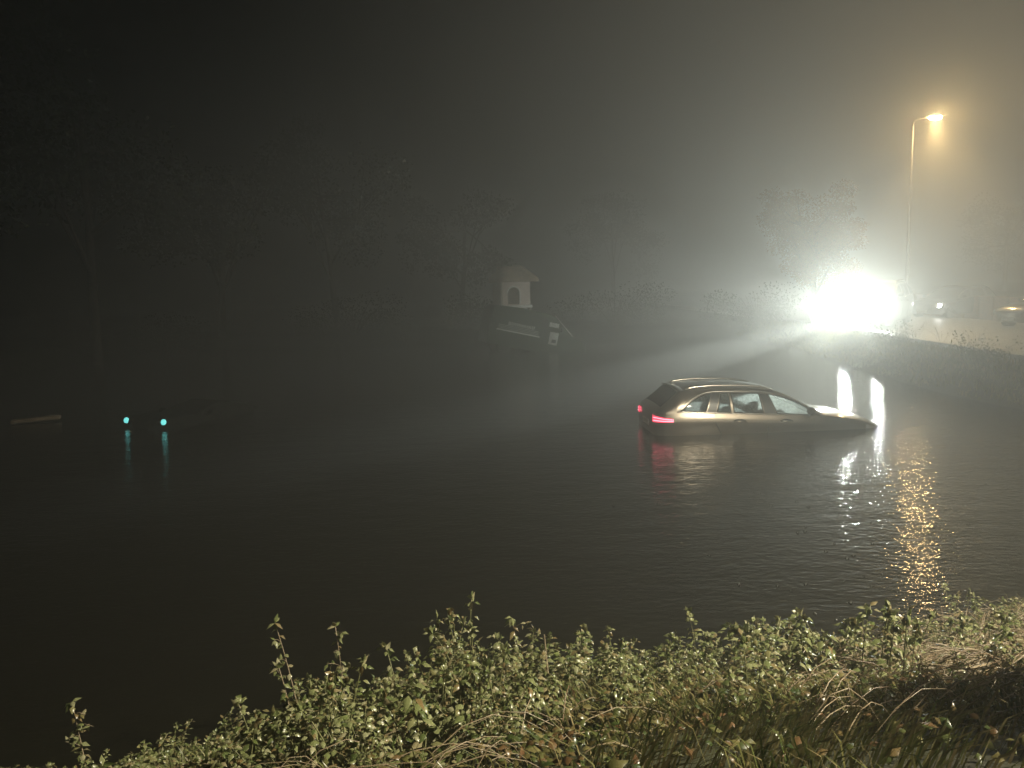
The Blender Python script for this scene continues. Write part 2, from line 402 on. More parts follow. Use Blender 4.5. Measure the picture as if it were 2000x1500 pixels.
def make_car(name, paint, sz=1.0, lamp='lamp_off', tail='red_off', glass='glass', tail_core=None, hl_children=True):
    root = empty(name)
    xs = sorted(set([0, .015, .03, .05] + [round(.07 + .02 * i, 3) for i in range(232)] + [4.70]))
    nx = len(xs); secs = [section(x) for x in xs]
    _, gs, ts = secs[0]; nt_ = len(secs[0][0])
    body = MB(); panes = {}
    def pane_of(x, k, pts):
        if gs <= k < ts:
            v = (k + .5 - gs) / (ts - gs)
            for nm, poly in GLASS.items():
                if inside(poly, x, v): return nm
        if k >= ts:
            u = 1 - (k + .5 - ts) / (nt_ - 1 - ts)
            if 2.42 < x < 3.34 and u < .93: return 'screen'
            if .13 < x < .47 and u < .88: return 'tailglass'
        return None
    for side in (1, -1):
        vid = {}
        for i, x in enumerate(xs):
            for k, (y, z) in enumerate(secs[i][0]):
                vid[i, k] = len(body.v); body.v.append((x, side * y, z * sz))
        for i in range(nx - 1):
            xm = (xs[i] + xs[i + 1]) / 2
            for k in range(nt_ - 1):
                q = [vid[i, k], vid[i + 1, k], vid[i + 1, k + 1], vid[i, k + 1]]
                if side < 0: q.reverse()
                p = pane_of(xm, k, None)
                # wheel arches
                if p is None:
                    yy, zz = secs[i][0][k]
                    for wx in (.98, 3.82):
                        if (xm - wx) ** 2 + (zz - .25) ** 2 < .265 ** 2 and yy > .5: p = 'arch'
                if p == 'arch': continue
                if p is None: body.f.append(tuple(q))
                else:
                    key = (p, side if p not in ('screen', 'tailglass') else 0)
                    panes.setdefault(key, []).append(tuple(q))
        for i_end in (0, nx - 1):
            ring = [vid[i_end, k] for k in range(nt_)]
            body.f.append(tuple(ring if (side > 0) == (i_end == 0) else ring[::-1]))
    allv = body.v[:]
    bo = body.build('body', paint, root)
    bo.data.validate()
    for (nm, side), fs_ in panes.items():
        used = sorted({i for f in fs_ for i in f}); mp = {a: b_ for b_, a in enumerate(used)}
        p = MB(); p.v = [allv[i] for i in used]; p.f = [tuple(mp[i] for i in f) for f in fs_]
        p.build({'screen': 'windscreen', 'tailglass': 'rear_window'}.get(nm, 'window'), M['tint'] if nm == 'tailglass' else M['glass_clear'] if glass == 'glass' and side >= 0 else M[glass], root)
    S = lambda v: Vector((v.x, v.y, v.z * sz))
    for side in (1, -1):
        a = MB()
        loop = [S(on_side(x, v, side, .008)) for x, v in ARCH]
        fine = []
        for p, q in zip(ARCH, ARCH[1:]):
            for t in range(6):
                fine.append(S(on_side(p[0] + (q[0] - p[0]) * t / 6, p[1] + (q[1] - p[1]) * t / 6, side, .008)))
        fine.append(S(on_side(ARCH[-1][0], ARCH[-1][1], side, .008)))
        a.tube(fine, .013, 6)
        a.tube([S(on_side(.41 + 2.84 * i / 40, .0, side, .008)) for i in range(41)], .011, 6)
        a.build('window_trim', M['chrome'], root)
        # dark rubber round each pane and the pillars
        f_ = MB()
        for nm, poly in GLASS.items():
            pts = []
            for p, q in zip(poly, poly[1:] + poly[:1]):
                for t in range(5): pts.append(S(on_side(p[0] + (q[0] - p[0]) * t / 5, p[1] + (q[1] - p[1]) * t / 5, side, .003)))
            f_.tube(pts + pts[:1], .011, 5)
        f_.build('window_seal', M['plastic'], root)
        for (x0, x1, x2, x3) in ((1.00, 1.12, 1.17, 1.28), (2.15, 2.08, 2.38, 2.23)):
            pl = MB(); vs = []; fs = []
            for i in range(13):
                v = .04 + .79 * i / 12; t = i / 12
                for xx in (x0 + (x1 - x0) * t, x2 + (x3 - x2) * t): vs.append(S(on_side(xx, v, side, .004)))
            for i in range(12): fs.append((2 * i, 2 * i + 1, 2 * i + 3, 2 * i + 2))
            pl.add(vs, fs).build('pillar_cover', M['plastic'], root)
        rr = MB()
        rp = [S(on_top(.62 + 1.75 * i / 24, side * .93, .045 * math.sin(math.pi * min(1, max(.0, i / 24))) ** .35 + .004)) for i in range(25)]
        rr.tube(rp, .018, 8); rr.build('roof_rail', M['chrome'], root)
        for xh in (1.52, 2.46):
            h = MB(); pts = [S(on_low(xh + .24 * i / 8, .835, side, .006 + .035 * math.sin(math.pi * i / 8) ** .5)) for i in range(9)]
            h.tube(pts, .015, 6); ho = h.build('door_handle', paint, root)
            c = MB(); cp = S(on_low(xh + .12, .835, side, .001))
            c.lathe([(.001, .004), (.05, .003), (.10, .0)], Matrix.Translation(cp) @ Matrix.Rotation(R(-90 * side), 4, 'X') @ Matrix.Diagonal((1.2, .42, 1, 1)), 16)
            c.build('handle_recess', M['plastic'], ho)
        for pts in ([(1.16, .99), (1.16, .8), (1.30, .55), (1.38, .3)], [(2.20, .955), (2.22, .7), (2.22, .3)], [(3.27, .92), (3.30, .6), (3.24, .3)]):
            MB().tube([S(on_low(x, min(z, ZB(x)), side, .0)) for x, z in pts], .009, 4).build('door_gap', M['plastic'], root)
        mi = MB(); c = S(on_side(3.02, -.02, side, .13)); bm = bmesh.new()
        bmesh.ops.create_uvsphere(bm, u_segments=14, v_segments=8, radius=1)
        bm.transform(Matrix.Translation(c + Vector((0, 0, .05))) @ Matrix.Diagonal((.075, .125, .085, 1))); mi.bm(bm)
        mi.tube([S(on_side(3.06, .0, side, -.01)), c + Vector((.02, 0, 0))], .03, 6)
        mi.build('door_mirror', M['plastic'], root)
        # lamps
        hl = MB(); vs = []; fs = []
        NX, NZ = 10, 5
        for i in range(NX + 1):
            for j in range(NZ + 1):
                x = 4.22 + .40 * i / NX; z0 = ZS(x) - .11 + .01 * i / NX; z1 = ZS(x) + .02 - .02 * (1 - i / NX)
                vs.append(S(on_low(x, z0 + (z1 - z0) * j / NZ, side, .006)))
        for i in range(NX):
            for j in range(NZ): fs.append((i * (NZ + 1) + j, (i + 1) * (NZ + 1) + j, (i + 1) * (NZ + 1) + j + 1, i * (NZ + 1) + j + 1))
        ho = hl.add(vs, fs).build('headlight', M['lamp_off'], root)
        if lamp != 'lamp_off':
            bl = MB(); cp = S(on_low(4.47, .63, side, .02)) + Vector((.07, -side * .06, 0))
            bl.lathe([(.001, .03), (.05, .022), (.085, .0), (.085, -.04)], Matrix.Translation(cp) @ Matrix.Rotation(R(90), 4, 'Y'), 20)
            bl.build('bulb_lens', M[lamp], ho)
        tl = MB(); vs = []; fs = []
        path = [(.012, .55), (.02, .66), (.05, None), (.10, None), (.16, None), (.24, None), (.33, None)]
        for i, (x, yy) in enumerate(path):
            t = i / (len(path) - 1); z0 = .775 + .03 * t; z1 = .915 - .045 * t
            for j in range(5):
                z = z0 + (z1 - z0) * j / 4
                if yy: p = Vector((-.012, side * yy, z))
                else: p = on_low(x, z, side, .008)
                vs.append(S(p))
        for i in range(len(path) - 1):
            for j in range(4): fs.append((i * 5 + j, (i + 1) * 5 + j, (i + 1) * 5 + j + 1, i * 5 + j + 1))
        to = tl.add(vs, fs).build('taillight', M[tail], root)
        if tail_core:
            for zf in (.27, .72):
                tb = MB(); pts = []
                for i, (x, yy) in enumerate(path[1:]):
                    t = (i + 1) / (len(path) - 1); z0 = .775 + .03 * t; z1 = .915 - .045 * t; z = z0 + (z1 - z0) * zf
                    pts.append(S(Vector((-.02, side * yy, z)) if yy else on_low(x, z, side, .012)))
                tb.tube(pts, .011, 6).build('light_bar', M[tail_core], to)
        for wx in (.98, 3.82):
            wh = MB(); mt = Matrix.Translation((wx, side * .745, .325 * sz)) @ Matrix.Rotation(R(90), 4, 'X')
            wh.lathe([(.21, -.11), (.30, -.11), (.325, -.08), (.325, .08), (.30, .11), (.21, .11)], mt, 28)
            wo = wh.build('wheel', M['rubber'], root)
            ri = MB(); mt2 = Matrix.Translation((wx, side * .755, .325 * sz)) @ Matrix.Rotation(R(90 * -side), 4, 'X')
            ri.lathe([(.001, .09), (.05, .10), (.06, .07), (.205, .05), (.215, .10), (.22, .10), (.22, -.08)], mt2, 28)
            for q in range(5):
                an = 2 * math.pi * q / 5
                ri.box(mt2 @ Vector((math.cos(an) * .13, math.sin(an) * .13, .085)), (.16, .045, .03), (mt2.to_3x3() @ Matrix.Rotation(an, 3, 'Z')), .006)
            ri.build('rim', M['galv'], wo)
        for sx in (1.45, 2.35):   # seats
            st = MB()
            st.box((sx + .22, side * .36, .50 * sz), (.50, .48, .16), None, .05)
            st.box((sx - .06, side * .36, .80 * sz), (.15, .47, .58), Matrix.Rotation(R(-12), 3, 'Y'), .05)
            st.box((sx - .15, side * .36, 1.16 * sz), (.10, .26, .17), Matrix.Rotation(R(-10), 3, 'Y'), .04)
            st.build('seat', M['seat'], root)
    da = MB(); da.box((3.02, 0, .86 * sz), (.42, 1.42, .20), None, .06); da.build('dashboard', M['plastic'], root)
    sw = MB(); mt = Matrix.Translation((2.80, -.36, .92 * sz)) @ Matrix.Rotation(R(65), 4, 'Y')
    sw.tube([mt @ Vector((.18 * math.cos(q), .18 * math.sin(q), 0)) for q in [2 * math.pi * k / 20 for k in range(21)]], .016, 6, caps=False)
    sw.box(mt @ Vector((0, 0, 0)), (.30, .06, .03), mt.to_3x3(), .01); sw.build('steering_wheel', M['plastic'], root)
    gr = MB()
    for i in range(5): gr.box((4.695, 0, (.44 + .035 * i) * sz), (.02, .62 - .03 * abs(i - 2), .014), None, .004)
    gr.build('grille', M['chrome'], root)
    for (x, z, wd) in ((-.012, .70, .52), (4.71, .36, .52)):
        p = MB(); p.box((x, 0, z * sz), (.012, wd, .11), None, .004); p.build('number_plate', M['plate'], root)
    sp = MB(); vs = []; fs = []
    for i in range(21):
        u = -1 + 2 * i / 20
        for (x, o) in ((.62, .006), (.46, .012), (.40, .000), (.47, -.02)):
            p = on_top(.55, u * .96, 0); vs.append((x + .03 * u * u, p.y, (p.z + o - .02 * max(0, .5 - x) * 4) * sz))
    for i in range(20):
        for k in range(4): fs.append((i * 4 + k, (i + 1) * 4 + k, (i + 1) * 4 + (k + 1) % 4, i * 4 + (k + 1) % 4))
    sp.add(vs, fs).build('roof_spoiler', paint, root)
    wi = MB(); wi.tube([(.12, .0, .99 * sz), (.20, -.25, 1.09 * sz), (.24, -.45, 1.14 * sz)], .012, 5); wi.build('rear_wiper', M['plastic'], root)
    return root

def paint_of(root, m):
    for o in root.children:
        if o.name.split('.')[0] in ('body', 'roof_spoiler', 'door_handle'):
            o.material_slots[0].link = 'OBJECT'; o.material_slots[0].material = m

def place_car(root, p, heading, pitch=0.0, roll=0.0, scale=1.0):
    """p: where the car's local origin goes; heading: angle of its nose from +X; pitch > 0 = nose down"""
    root.rotation_mode = 'QUATERNION'
    root.rotation_quaternion = (Matrix.Rotation(heading, 3, 'Z') @ Matrix.Rotation(pitch, 3, 'Y') @ Matrix.Rotation(roll, 3, 'X')).to_quaternion()
    root.location = p; root.scale = (scale,) * 3

# the flooded estate: nose to the right and a little away from the camera
estate = make_car('estate_car', M['silver'], tail='red_on', tail_core='red_core')
tag(estate, 'bronze grey estate car with lit tail lamp standing window-deep in flood water', 'car')
c0 = at_z(1283, 853, 0.0)
HD = R(3.5); SC = 1.0
hv = Vector((math.cos(HD), math.sin(HD), 0)); sv = Vector((-math.sin(HD), math.cos(HD), 0))
place_car(estate, c0 + sv * .86 - hv * .03 + Vector((0, 0, -.52)), HD, R(2.0), 0, SC)

# ------------------------------------------------------------------ vehicle with blazing headlights on the road
suv = make_car('off_road_car', M['dark_blue'], sz=1.28, lamp='lamp_white', glass='tint')
tag(suv, 'tall dark car with both headlights blazing at the road edge', 'car')
HS = R(180 + 50)   # nose towards the water, left of the camera
hs = Vector((math.cos(HS), math.sin(HS), 0)); ss = Vector((-math.sin(HS), math.cos(HS), 0))
pl = at_y(1689, 597, 31.0)      # middle between the lamps
place_car(suv, Vector((pl.x, pl.y, 0)) - hs * 4.45 + Vector((0, 0, road_z(31) + .05)), HS, 0, 0, 1.0)
for side in (1, -1):
    ld = bpy.data.lights.new('headlamp_beam', 'SPOT')
    ld.energy = BEAM * (1.0 if side < 0 else 5.5); ld.color = WHITE; ld.spot_size = R(32 if side < 0 else 4.4); ld.spot_blend = .9 if side < 0 else .5; ld.shadow_soft_size = .06
    lo = bpy.data.objects.new('headlamp_beam', ld); col.objects.link(lo)
    lo.location = Vector((pl.x, pl.y, 0)) + hs * .18 + ss * (.60 * side) + Vector((0, 0, pl.z))
    cdir = (Vector((0, 0, CAM_H)) - lo.location).normalized()
    left = Vector((0, 0, 1)).cross(cdir).normalized() * -1
    up = Vector((0, 0, 1)); th, dip = (R(33), R(0)) if side < 0 else (R(20), R(18))      # wide main beam; a thin one skimming the water
    axis = (cdir * math.cos(th) + (left * math.cos(dip) - up * math.sin(dip)) * math.sin(th)).normalized()
    lo.rotation_euler = axis.to_track_quat('-Z', 'Y').to_euler()
    ld = bpy.data.lights.new('headlamp_spill', 'SPOT')
    ld.energy = GLOW * (1.45 if side < 0 else .4); ld.color = WHITE; ld.spot_size = R(166); ld.spot_blend = .35; ld.shadow_soft_size = .08
    l2 = bpy.data.objects.new('headlamp_spill', ld); col.objects.link(l2); l2.location = lo.location
    l2.rotation_euler = Vector((-.92, -.38, .2)).to_track_quat('-Z', 'Y').to_euler()

# ------------------------------------------------------------------ other cars along the road
def car_copy(src, name_, label, paint):
    c = copy_tree(src); c.name = name_
    paint_of(c, paint); tag(c, label, 'car'); return c
parked = make_car('parked_car', M['black_paint'], lamp='lamp_small', glass='tint')
tag(parked, 'dark car with one small headlight showing, behind the blazing headlights', 'car')
p = at_y(1829, 581, 36.0); hh = R(180 + 28)
hv2 = Vector((math.cos(hh), math.sin(hh), 0)); sv2 = Vector((-math.sin(hh), math.cos(hh), 0))
place_car(parked, Vector((p.x, p.y, road_z(36) + .03)) - hv2 * 4.47 - sv2 * .55, hh)
edge = copy_tree(parked); edge.name = 'roadside_car'
tag(edge, 'dark parked car cut off by the right edge, pale bumper line showing', 'car')
for o in edge.children:
    for q in list(o.children):
        if q.name.startswith('bulb_lens'): q.material_slots[0].link = 'OBJECT'; q.material_slots[0].material = M['lamp_off']
p = at_y(1972, 632, 29.0); hh = R(180 + 15)
place_car(edge, Vector((p.x, p.y, road_z(29) + .05)) - Vector((math.cos(hh), math.sin(hh), 0)) * 4.6, hh)
sunk = copy_tree(parked); sunk.name = 'sunken_car'
tag(sunk, 'black car sunk to its cyan headlights in the dark flood on the left', 'car')
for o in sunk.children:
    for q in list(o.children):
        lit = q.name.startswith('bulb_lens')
        q.material_slots[0].link = 'OBJECT'; q.material_slots[0].material = M['cyan'] if lit else M['unlit']; q.location.x += .10 if lit else 0
    o.material_slots[0].link = 'OBJECT'; o.material_slots[0].material = M['unlit']  # body, glass and trim blackened so the headlamp glow does not show on them
pa = at_z(241, 832, .05); pb = at_z(312, 836, .05); mid = (pa + pb) / 2
lat = (pb - pa).normalized(); hv3 = lat.cross(Vector((0, 0, 1))); hh = math.atan2(hv3.y, hv3.x); k_ = (pb - pa).length / 1.42
place_car(sunk, Vector((mid.x, mid.y, .03 - .63 * k_)) - hv3 * 4.5 * k_ + Vector((0, 0, -.65)), hh, R(-13), 0, k_)

# floating plank beside it
mb = MB(); a = at_z(22, 824, .06); b_ = at_z(118, 814, .10); d = (b_ - a)
rot = d.to_track_quat('X', 'Z').to_matrix()
mb.box((0, 0, 0), (d.length, .22, .09), None, .02)
pk = mb.build('plank', M['dark_wood']); pk.matrix_world = Matrix.Translation((a + b_) / 2) @ rot.to_4x4()
tag(pk, 'pale wooden plank afloat on black water at the far left', 'plank')

# ------------------------------------------------------------------ green van, nose down in the water
van = empty('sunken_van')
tag(van, 'dark green van tilted nose down in the flood below the raised hut', 'van')
prof = [(-2.35, .35), (-2.38, 1.2), (-2.32, 2.0), (-2.2, 2.12), (-1.2, 2.2), (.35, 2.2), (.62, 2.12), (1.55, 1.38), (2.15, 1.22), (2.32, 1.0), (2.36, .5), (2.25, .35)]
bm = bmesh.new()
f0 = [bm.verts.new((x, -.95 + (.10 if z > 1.9 else 0), z)) for x, z in prof]; f1 = [bm.verts.new((x, .95 - (.10 if z > 1.9 else 0), z)) for x, z in prof]
n = len(prof)
bm.faces.new(f0); bm.faces.new(f1[::-1])
for i in range(n): bm.faces.new((f0[i], f1[i], f1[(i + 1) % n], f0[(i + 1) % n]))
bmesh.ops.recalc_face_normals(bm, faces=bm.faces[:])
bmesh.ops.bevel(bm, geom=bm.edges[:], offset=.05, segments=2, affect='EDGES', profile=.5)
mb = MB(); mb.bm(bm); mb.build('body', M['van_green'], van, smooth=False)
YS = -.955
st = MB(); st.box((-.55 - .45, YS, 1.08), (2.05, .012, .065), None, .003); st.build('stripe', M['white'], van)
for k in range(3):
    st = MB(); st.box((-1.0, YS, 1.17 + .065 * k), (1.9, .010, .024), None, .002); st.build('stripe', M['plate'], van)
le = MB()
for i in range(16):
    h_ = random.choice((.10, .12, .13)); x = -1.50 + .080 * i
    le.box((x, YS, 1.42), (.034, .012, h_ * 1.25), None, .002)
    if i % 3 != 1: le.box((x + .024, YS, 1.42 + random.choice((-.055, 0, .055))), (.034, .012, .032), None, .002)
le.build('lettering', M['white'], van)
pn = MB(); pn.box((.62, YS, 1.74), (.46, .014, .20), None, .004); pn.build('sign_panel', M['white'], van)
pn = MB(); pn.box((.70, YS - .005, 1.13), (.42, .016, .58), None, .004); po = pn.build('poster', M['plate'], van)
sp_ = MB(); sp_.box((.73, YS - .016, 1.01), (.20, .010, .15), None, .03); sp_.build('poster_mark', M['plastic'], po)
wn = MB(); wn.add([(.05, YS + .003 - .004, 1.30 + .25), (.30, YS - .001, 1.55), (.30, YS - .001, 1.95), (.05, YS - .001, 1.95)], [(0, 1, 2, 3)]); wn.build('window', M['plastic'], van)
wsn = MB(); wsn.add([(.70, -.78, 2.075), (1.50, -.82, 1.435), (1.50, .82, 1.435), (.70, .78, 2.075)], [(0, 1, 2, 3)])
wsn.v = [(x + .02, y, z + .025) for x, y, z in wsn.v]; wsn.build('windscreen', M['plastic'], van)
for s_ in (-1, 1):
    pw = MB(); pw.tube([(.60, s_ * .90, 2.17), (1.60, s_ * .94, 1.40)], .022, 6); pw.build('windscreen_pillar', M['white'], van)
    mr = MB(); mr.box((.98, s_ * 1.08, 1.60), (.10, .18, .24), None, .03); mr.build('door_mirror', M['plastic'], van)
    for wx in (-1.5, 1.45):
        wh = MB(); wh.lathe([(.18, -.11), (.31, -.11), (.34, -.07), (.34, .07), (.31, .11), (.18, .11)], Matrix.Translation((wx, s_ * .82, .34)) @ Matrix.Rotation(R(90), 4, 'X'), 24); wh.build('wheel', M['rubber'], van)
    hl = MB(); hl.box((2.34, s_ * .72, .92), (.06, .28, .18), None, .03); hl.build('headlight', M['lamp_off'], van)
pv = at_y(1085, 617, 35.5)       # roof front corner
van.rotation_euler = Euler((0, R(13.2), R(14)), 'XYZ')
van.location = pv - (van.rotation_euler.to_matrix() @ Vector((.60, -.90, 2.17)))

# ------------------------------------------------------------------ raised hut behind the van
hut = empty('raised_hut')
tag(hut, 'small pale hut on posts with thatched roof and arched window above the van', 'hut')
HY = 38.5
hc = at_y(1001, 602, HY); sc_ = HY / F
hut.location = (hc.x, HY, 0); hut.rotation_euler = (0, 0, R(16))
zb = hc.z
wl = MB(); wl.box((0, 0, zb + .66), (1.44, 1.4, 1.30), None, .02); wl.build('wall', M['render'], hut)
sd = MB(); sd.box((-.76, -.05, zb + .62), (.10, 1.5, 1.36), None, .01); sd.build('corner_board', M['wood'], hut)
rf = MB()
bot = [(-.92, -.98), (1.10, -.98), (1.10, .95), (-.92, .95)]; top = [(-.62, -.25), (.52, -.25), (.52, .25), (-.62, .25)]
vs = [(x, y, zb + 1.30) for x, y in bot] + [(x, y, zb + 1.40) for x, y in bot] + [(x, y, zb + 2.05) for x, y in top]
fs = [(3, 2, 1, 0)] + [(i, (i + 1) % 4, 4 + (i + 1) % 4, 4 + i) for i in range(4)] + [(4 + i, 4 + (i + 1) % 4, 8 + (i + 1) % 4, 8 + i) for i in range(4)] + [(8, 9, 10, 11)]
bm = bmesh.new(); bv = [bm.verts.new(v) for v in vs]
for f in fs: bm.faces.new([bv[i] for i in f])
bmesh.ops.subdivide_edges(bm, edges=bm.edges[:], cuts=5, use_grid_fill=True)
for v in bm.verts: v.co += Vector((noise.noise(v.co * 3), noise.noise(v.co * 3 + Vector((9, 0, 0))), noise.noise(v.co * 3 + Vector((0, 9, 0))))) * .07
rf.bm(bm); rf.build('roof', M['thatch'], hut)
def arch(w_, h_, y, n=14):
    pts = [(-w_ / 2, 0), (w_ / 2, 0)] + [(w_ / 2 * math.cos(math.pi * k / n), h_ - w_ / 2 + w_ / 2 * math.sin(math.pi * k / n)) for k in range(n + 1)]
    return pts
ax, az = -.14, zb + .22
ap = arch(.58, .84, 0)
wm = MB(); vs = [(ax + x, -.71, az + z) for x, z in ap] + [(ax + x, -.66, az + z) for x, z in ap]; k = len(ap)
wm.add(vs, [tuple(range(k))] + [(i, (i + 1) % k, k + (i + 1) % k, k + i) for i in range(k)])
wo = wm.build('window', M['dark_wood'], hut, smooth=False)
fr = MB(); fr.tube([(ax + x * 1.08, -.725, az + z) for x, z in ap[1:]], .035, 6); fr.build('frame', M['white'], wo)
sl = MB(); sl.box((.02, -.80, zb + .10), (1.50, .24, .12), None, .015); sl.build('ledge', M['white'], hut)
for (x, y) in ((-.65, -.62), (.66, -.70), (-.65, .6), (.66, .6)):
    lg = MB(); lg.box((x, y, (zb + .03 - .4) / 2), (.13, .13, zb + .03 + .4), None, .01); lg.build('post', M['wood'], hut)

# ------------------------------------------------------------------ street lamps
def street_lamp(base, height, arm, label, energy, arm_dir=(1, 0), lens=100.0, aim=None, cone=80, tint=AMBER):
    root = empty('street_lamp', base); tag(root, label, 'street lamp')
    H = height; ad = Vector((arm_dir[0], arm_dir[1], 0)).normalized()
    p = MB(); p.lathe([(.12, 0), (.12, 1.2), (.085, 1.25), (.07, H * .6), (.05, H - .25)], None, 14); p.build('pole', M['galv'], root)
    a = MB(); pts = [Vector((0, 0, H - .26)), Vector((0, 0, H - .08)) + ad * .015, Vector((0, 0, H + .05)) + ad * .10] + [Vector((0, 0, H + .08 + .08 * t)) + ad * (.2 + (arm - .2) * t) for t in (0, .5, 1)]
    a.tube(pts, .05, 8, .038); a.build('arm', M['galv'], root)
    hp = pts[-1] + ad * .25
    hd = MB(); rot = ad.to_track_quat('X', 'Z').to_matrix()
    hd.box(hp + Vector((0, 0, .07)), (.78, .34, .12), rot, .05); hd.build('lamp_head', M['galv'], root)
    le_ = MB(); bm = bmesh.new(); bmesh.ops.create_uvsphere(bm, u_segments=16, v_segments=8, radius=1)
    bm.transform(Matrix.Translation(hp + Vector((0, 0, -.02))) @ rot.to_4x4() @ Matrix.Diagonal((.30, .14, .12, 1))); le_.bm(bm)
    le_.build('lamp_lens', emit('sodium_lens', tint, lens), root)
    ld = bpy.data.lights.new('lamp_light', 'SPOT' if aim else 'POINT'); ld.energy = energy; ld.color = tint; ld.shadow_soft_size = .14
    lo = bpy.data.objects.new('lamp_light', ld); col.objects.link(lo); lo.parent = root
    lo.location = hp + Vector((0, 0, -.32))
    if aim:
        ld.spot_size = R(cone); ld.spot_blend = .5
        lo.rotation_euler = (Vector(aim) - Vector(base) - lo.location).to_track_quat('-Z', 'Y').to_euler()
    return root
LY = 38.0
lt = at_y(1783, 236, LY); lh = at_y(1827, 228, LY)
zg = road_z(LY)
street_lamp((lt.x, LY, zg), lt.z - zg, lh.x - lt.x - .25, 'tall steel street lamp glowing amber beyond the parked cars', SODIUM, (1, 0), 1050.0, (at_y(1850, 640, 31.0).x, 31.0, .9), 62)
street_lamp((9.8, 0.0, 1.5), 7.6, 1.3, 'steel street lamp on the near bank, right of the viewer', NEAR, (-1, .3), 560.0, (2.0, 7.2, 0.0), 64, (1.0, .90, .68))

# leaning white marker post by the headlights
mp = MB(); a = at_y(1584, 624, 29.5); b_ = at_y(1571, 587, 29.5)
root = empty('marker_post', a); tag(root, 'thin white marker post leaning at the water edge left of the headlights', 'marker post')
dd = (b_ - a); mp.tube([-dd * .5, dd * .5, dd * .97], .028, 8); mp.build('post', M['white'], root)
cp = MB(); cp.tube([dd * .80, dd * .97 + dd * .06], .034, 8); cp.build('cap', M['plate'], root)

# low brick wall along the far side of the road
br = MB()
for i in range(26):
    y = 23 + i * 1.0; x = lerp_tab(ROAD_EDGE, y) + 8.6
    br.box((x, y, road_z(y) + .45), (.24, 1.02, 1.0), None, .02)
    br.box((x, y, road_z(y) + .99), (.32, 1.03, .08), None, .015)
tag(br.build('roadside_wall', M['brick'], smooth=False), 'low brick wall along the far side of the wet road', 'wall')

# ------------------------------------------------------------------ trees and hedges
def blade(mb_, p, d, nrm, L_, W_, bend=.3):
    """one small leaf: 6 vertices, folded and drooping"""
    d = d.normalized(); s = d.cross(nrm)
    if s.length < 1e-3: s = Vector((1, 0, 0))
    s.normalize(); n = s.cross(d)
    a = p; b = p + d * L_ * .5 + n * W_ * .18; c = p + d * L_ - n * L_ * bend
    l1 = p + d * L_ * .38 + s * W_ * .5 - n * W_ * .1; r1 = p + d * L_ * .38 - s * W_ * .5 - n * W_ * .1
    mb_.add([a, l1, b, r1, c], [(0, 1, 2), (0, 2, 3), (1, 4, 2), (2, 4, 3)])

def rnd_dir():
    z = random.uniform(-1, 1); q = random.uniform(0, 2 * math.pi); r = math.sqrt(1 - z * z)
    return Vector((r * math.cos(q), r * math.sin(q), z))

def tree(name, label, cat, base, height, spread, mat, n_limb=9, leaves=3500, leaf=.14, trunk_r=.16, group=None, crown_lo=.35):
    root = empty(name, base); tag(root, label, cat, group)
    t = MB(); lean = Vector((random.uniform(-.08, .08), random.uniform(-.08, .08), 1))
    tp = [lean * (height * .72 * i / 6) + Vector((noise.noise((i * .7, base[0], 0)) * .12, noise.noise((i * .7, base[1], 3)) * .12, 0)) * i / 3 for i in range(7)]
    tp[0].z = -.4
    t.tube(tp, trunk_r, 8, trunk_r * .35)
    ends = []
    for k in range(n_limb):
        s = tp[random.choice((2, 3, 4, 5, 6))]; q = 2 * math.pi * k / n_limb + random.uniform(-.4, .4)
        e = Vector((math.cos(q) * spread * random.uniform(.45, .95), math.sin(q) * spread * random.uniform(.45, .95), height * random.uniform(crown_lo + .05, .95)))
        m = (s + e) / 2 + Vector((0, 0, .25)); t.tube([s, m, e], trunk_r * .35, 5, .02); ends += [e, (m + e) / 2]
        for _ in range(2):
            e2 = e + rnd_dir() * spread * .35; t.tube([m, (m + e2) / 2 + Vector((0, 0, .1)), e2], .04, 4, .01); ends.append(e2)
    t.build('trunk', M['bark'], root)
    c = MB()
    rads = [random.uniform(.22, .42) * spread for _ in ends]
    for _ in range(leaves):
        i = random.randrange(len(ends)); o = rnd_dir() * rads[i] * random.random() ** .45; o.z *= .7
        p = ends[i] + o
        if p.z < .1: continue
        blade(c, p, (rnd_dir() + Vector((0, 0, -.3))), rnd_dir(), leaf * random.uniform(.7, 1.3), leaf * .6)
    c.build('crown', mat, root)
    return root
tp_ = at_y(1592, 470, 37.0)
tree('autumn_tree', 'small tree with orange autumn leaves lit above the blazing headlights', 'tree', (tp_.x, 37.0, .6), 6.2, 2.3, M['leaf_autumn'], 14, 24000, .10, .15, crown_lo=.42)
for (px, y, h_, s_, lab) in (
    (-120, 27, 13, 4.5, 'tall black tree at the far left edge of the flood'),
    (180, 34, 15, 5.0, 'tall dark tree standing behind the cyan headlights'),
    (430, 44, 11, 4.2, 'rounded dark tree left of a gap on the far bank'),
    (660, 52, 12, 4.5, 'dark tree on the far bank well left of the hut'),
    (900, 62, 10, 4.0, 'dim tree directly behind the left side of the hut'),
    (1200, 80, 12, 4.5, 'dim tree in the fog right of the sunken van'),
    (1960, 75, 11, 4.0, 'dark tree behind the parked car at the right edge')):
    p = at_y(px, 600, y)
    tree('dark_tree', lab, 'tree', (p.x, y, .3), h_, s_, M['leaf_dark'], 10, 4200, .26, .24)
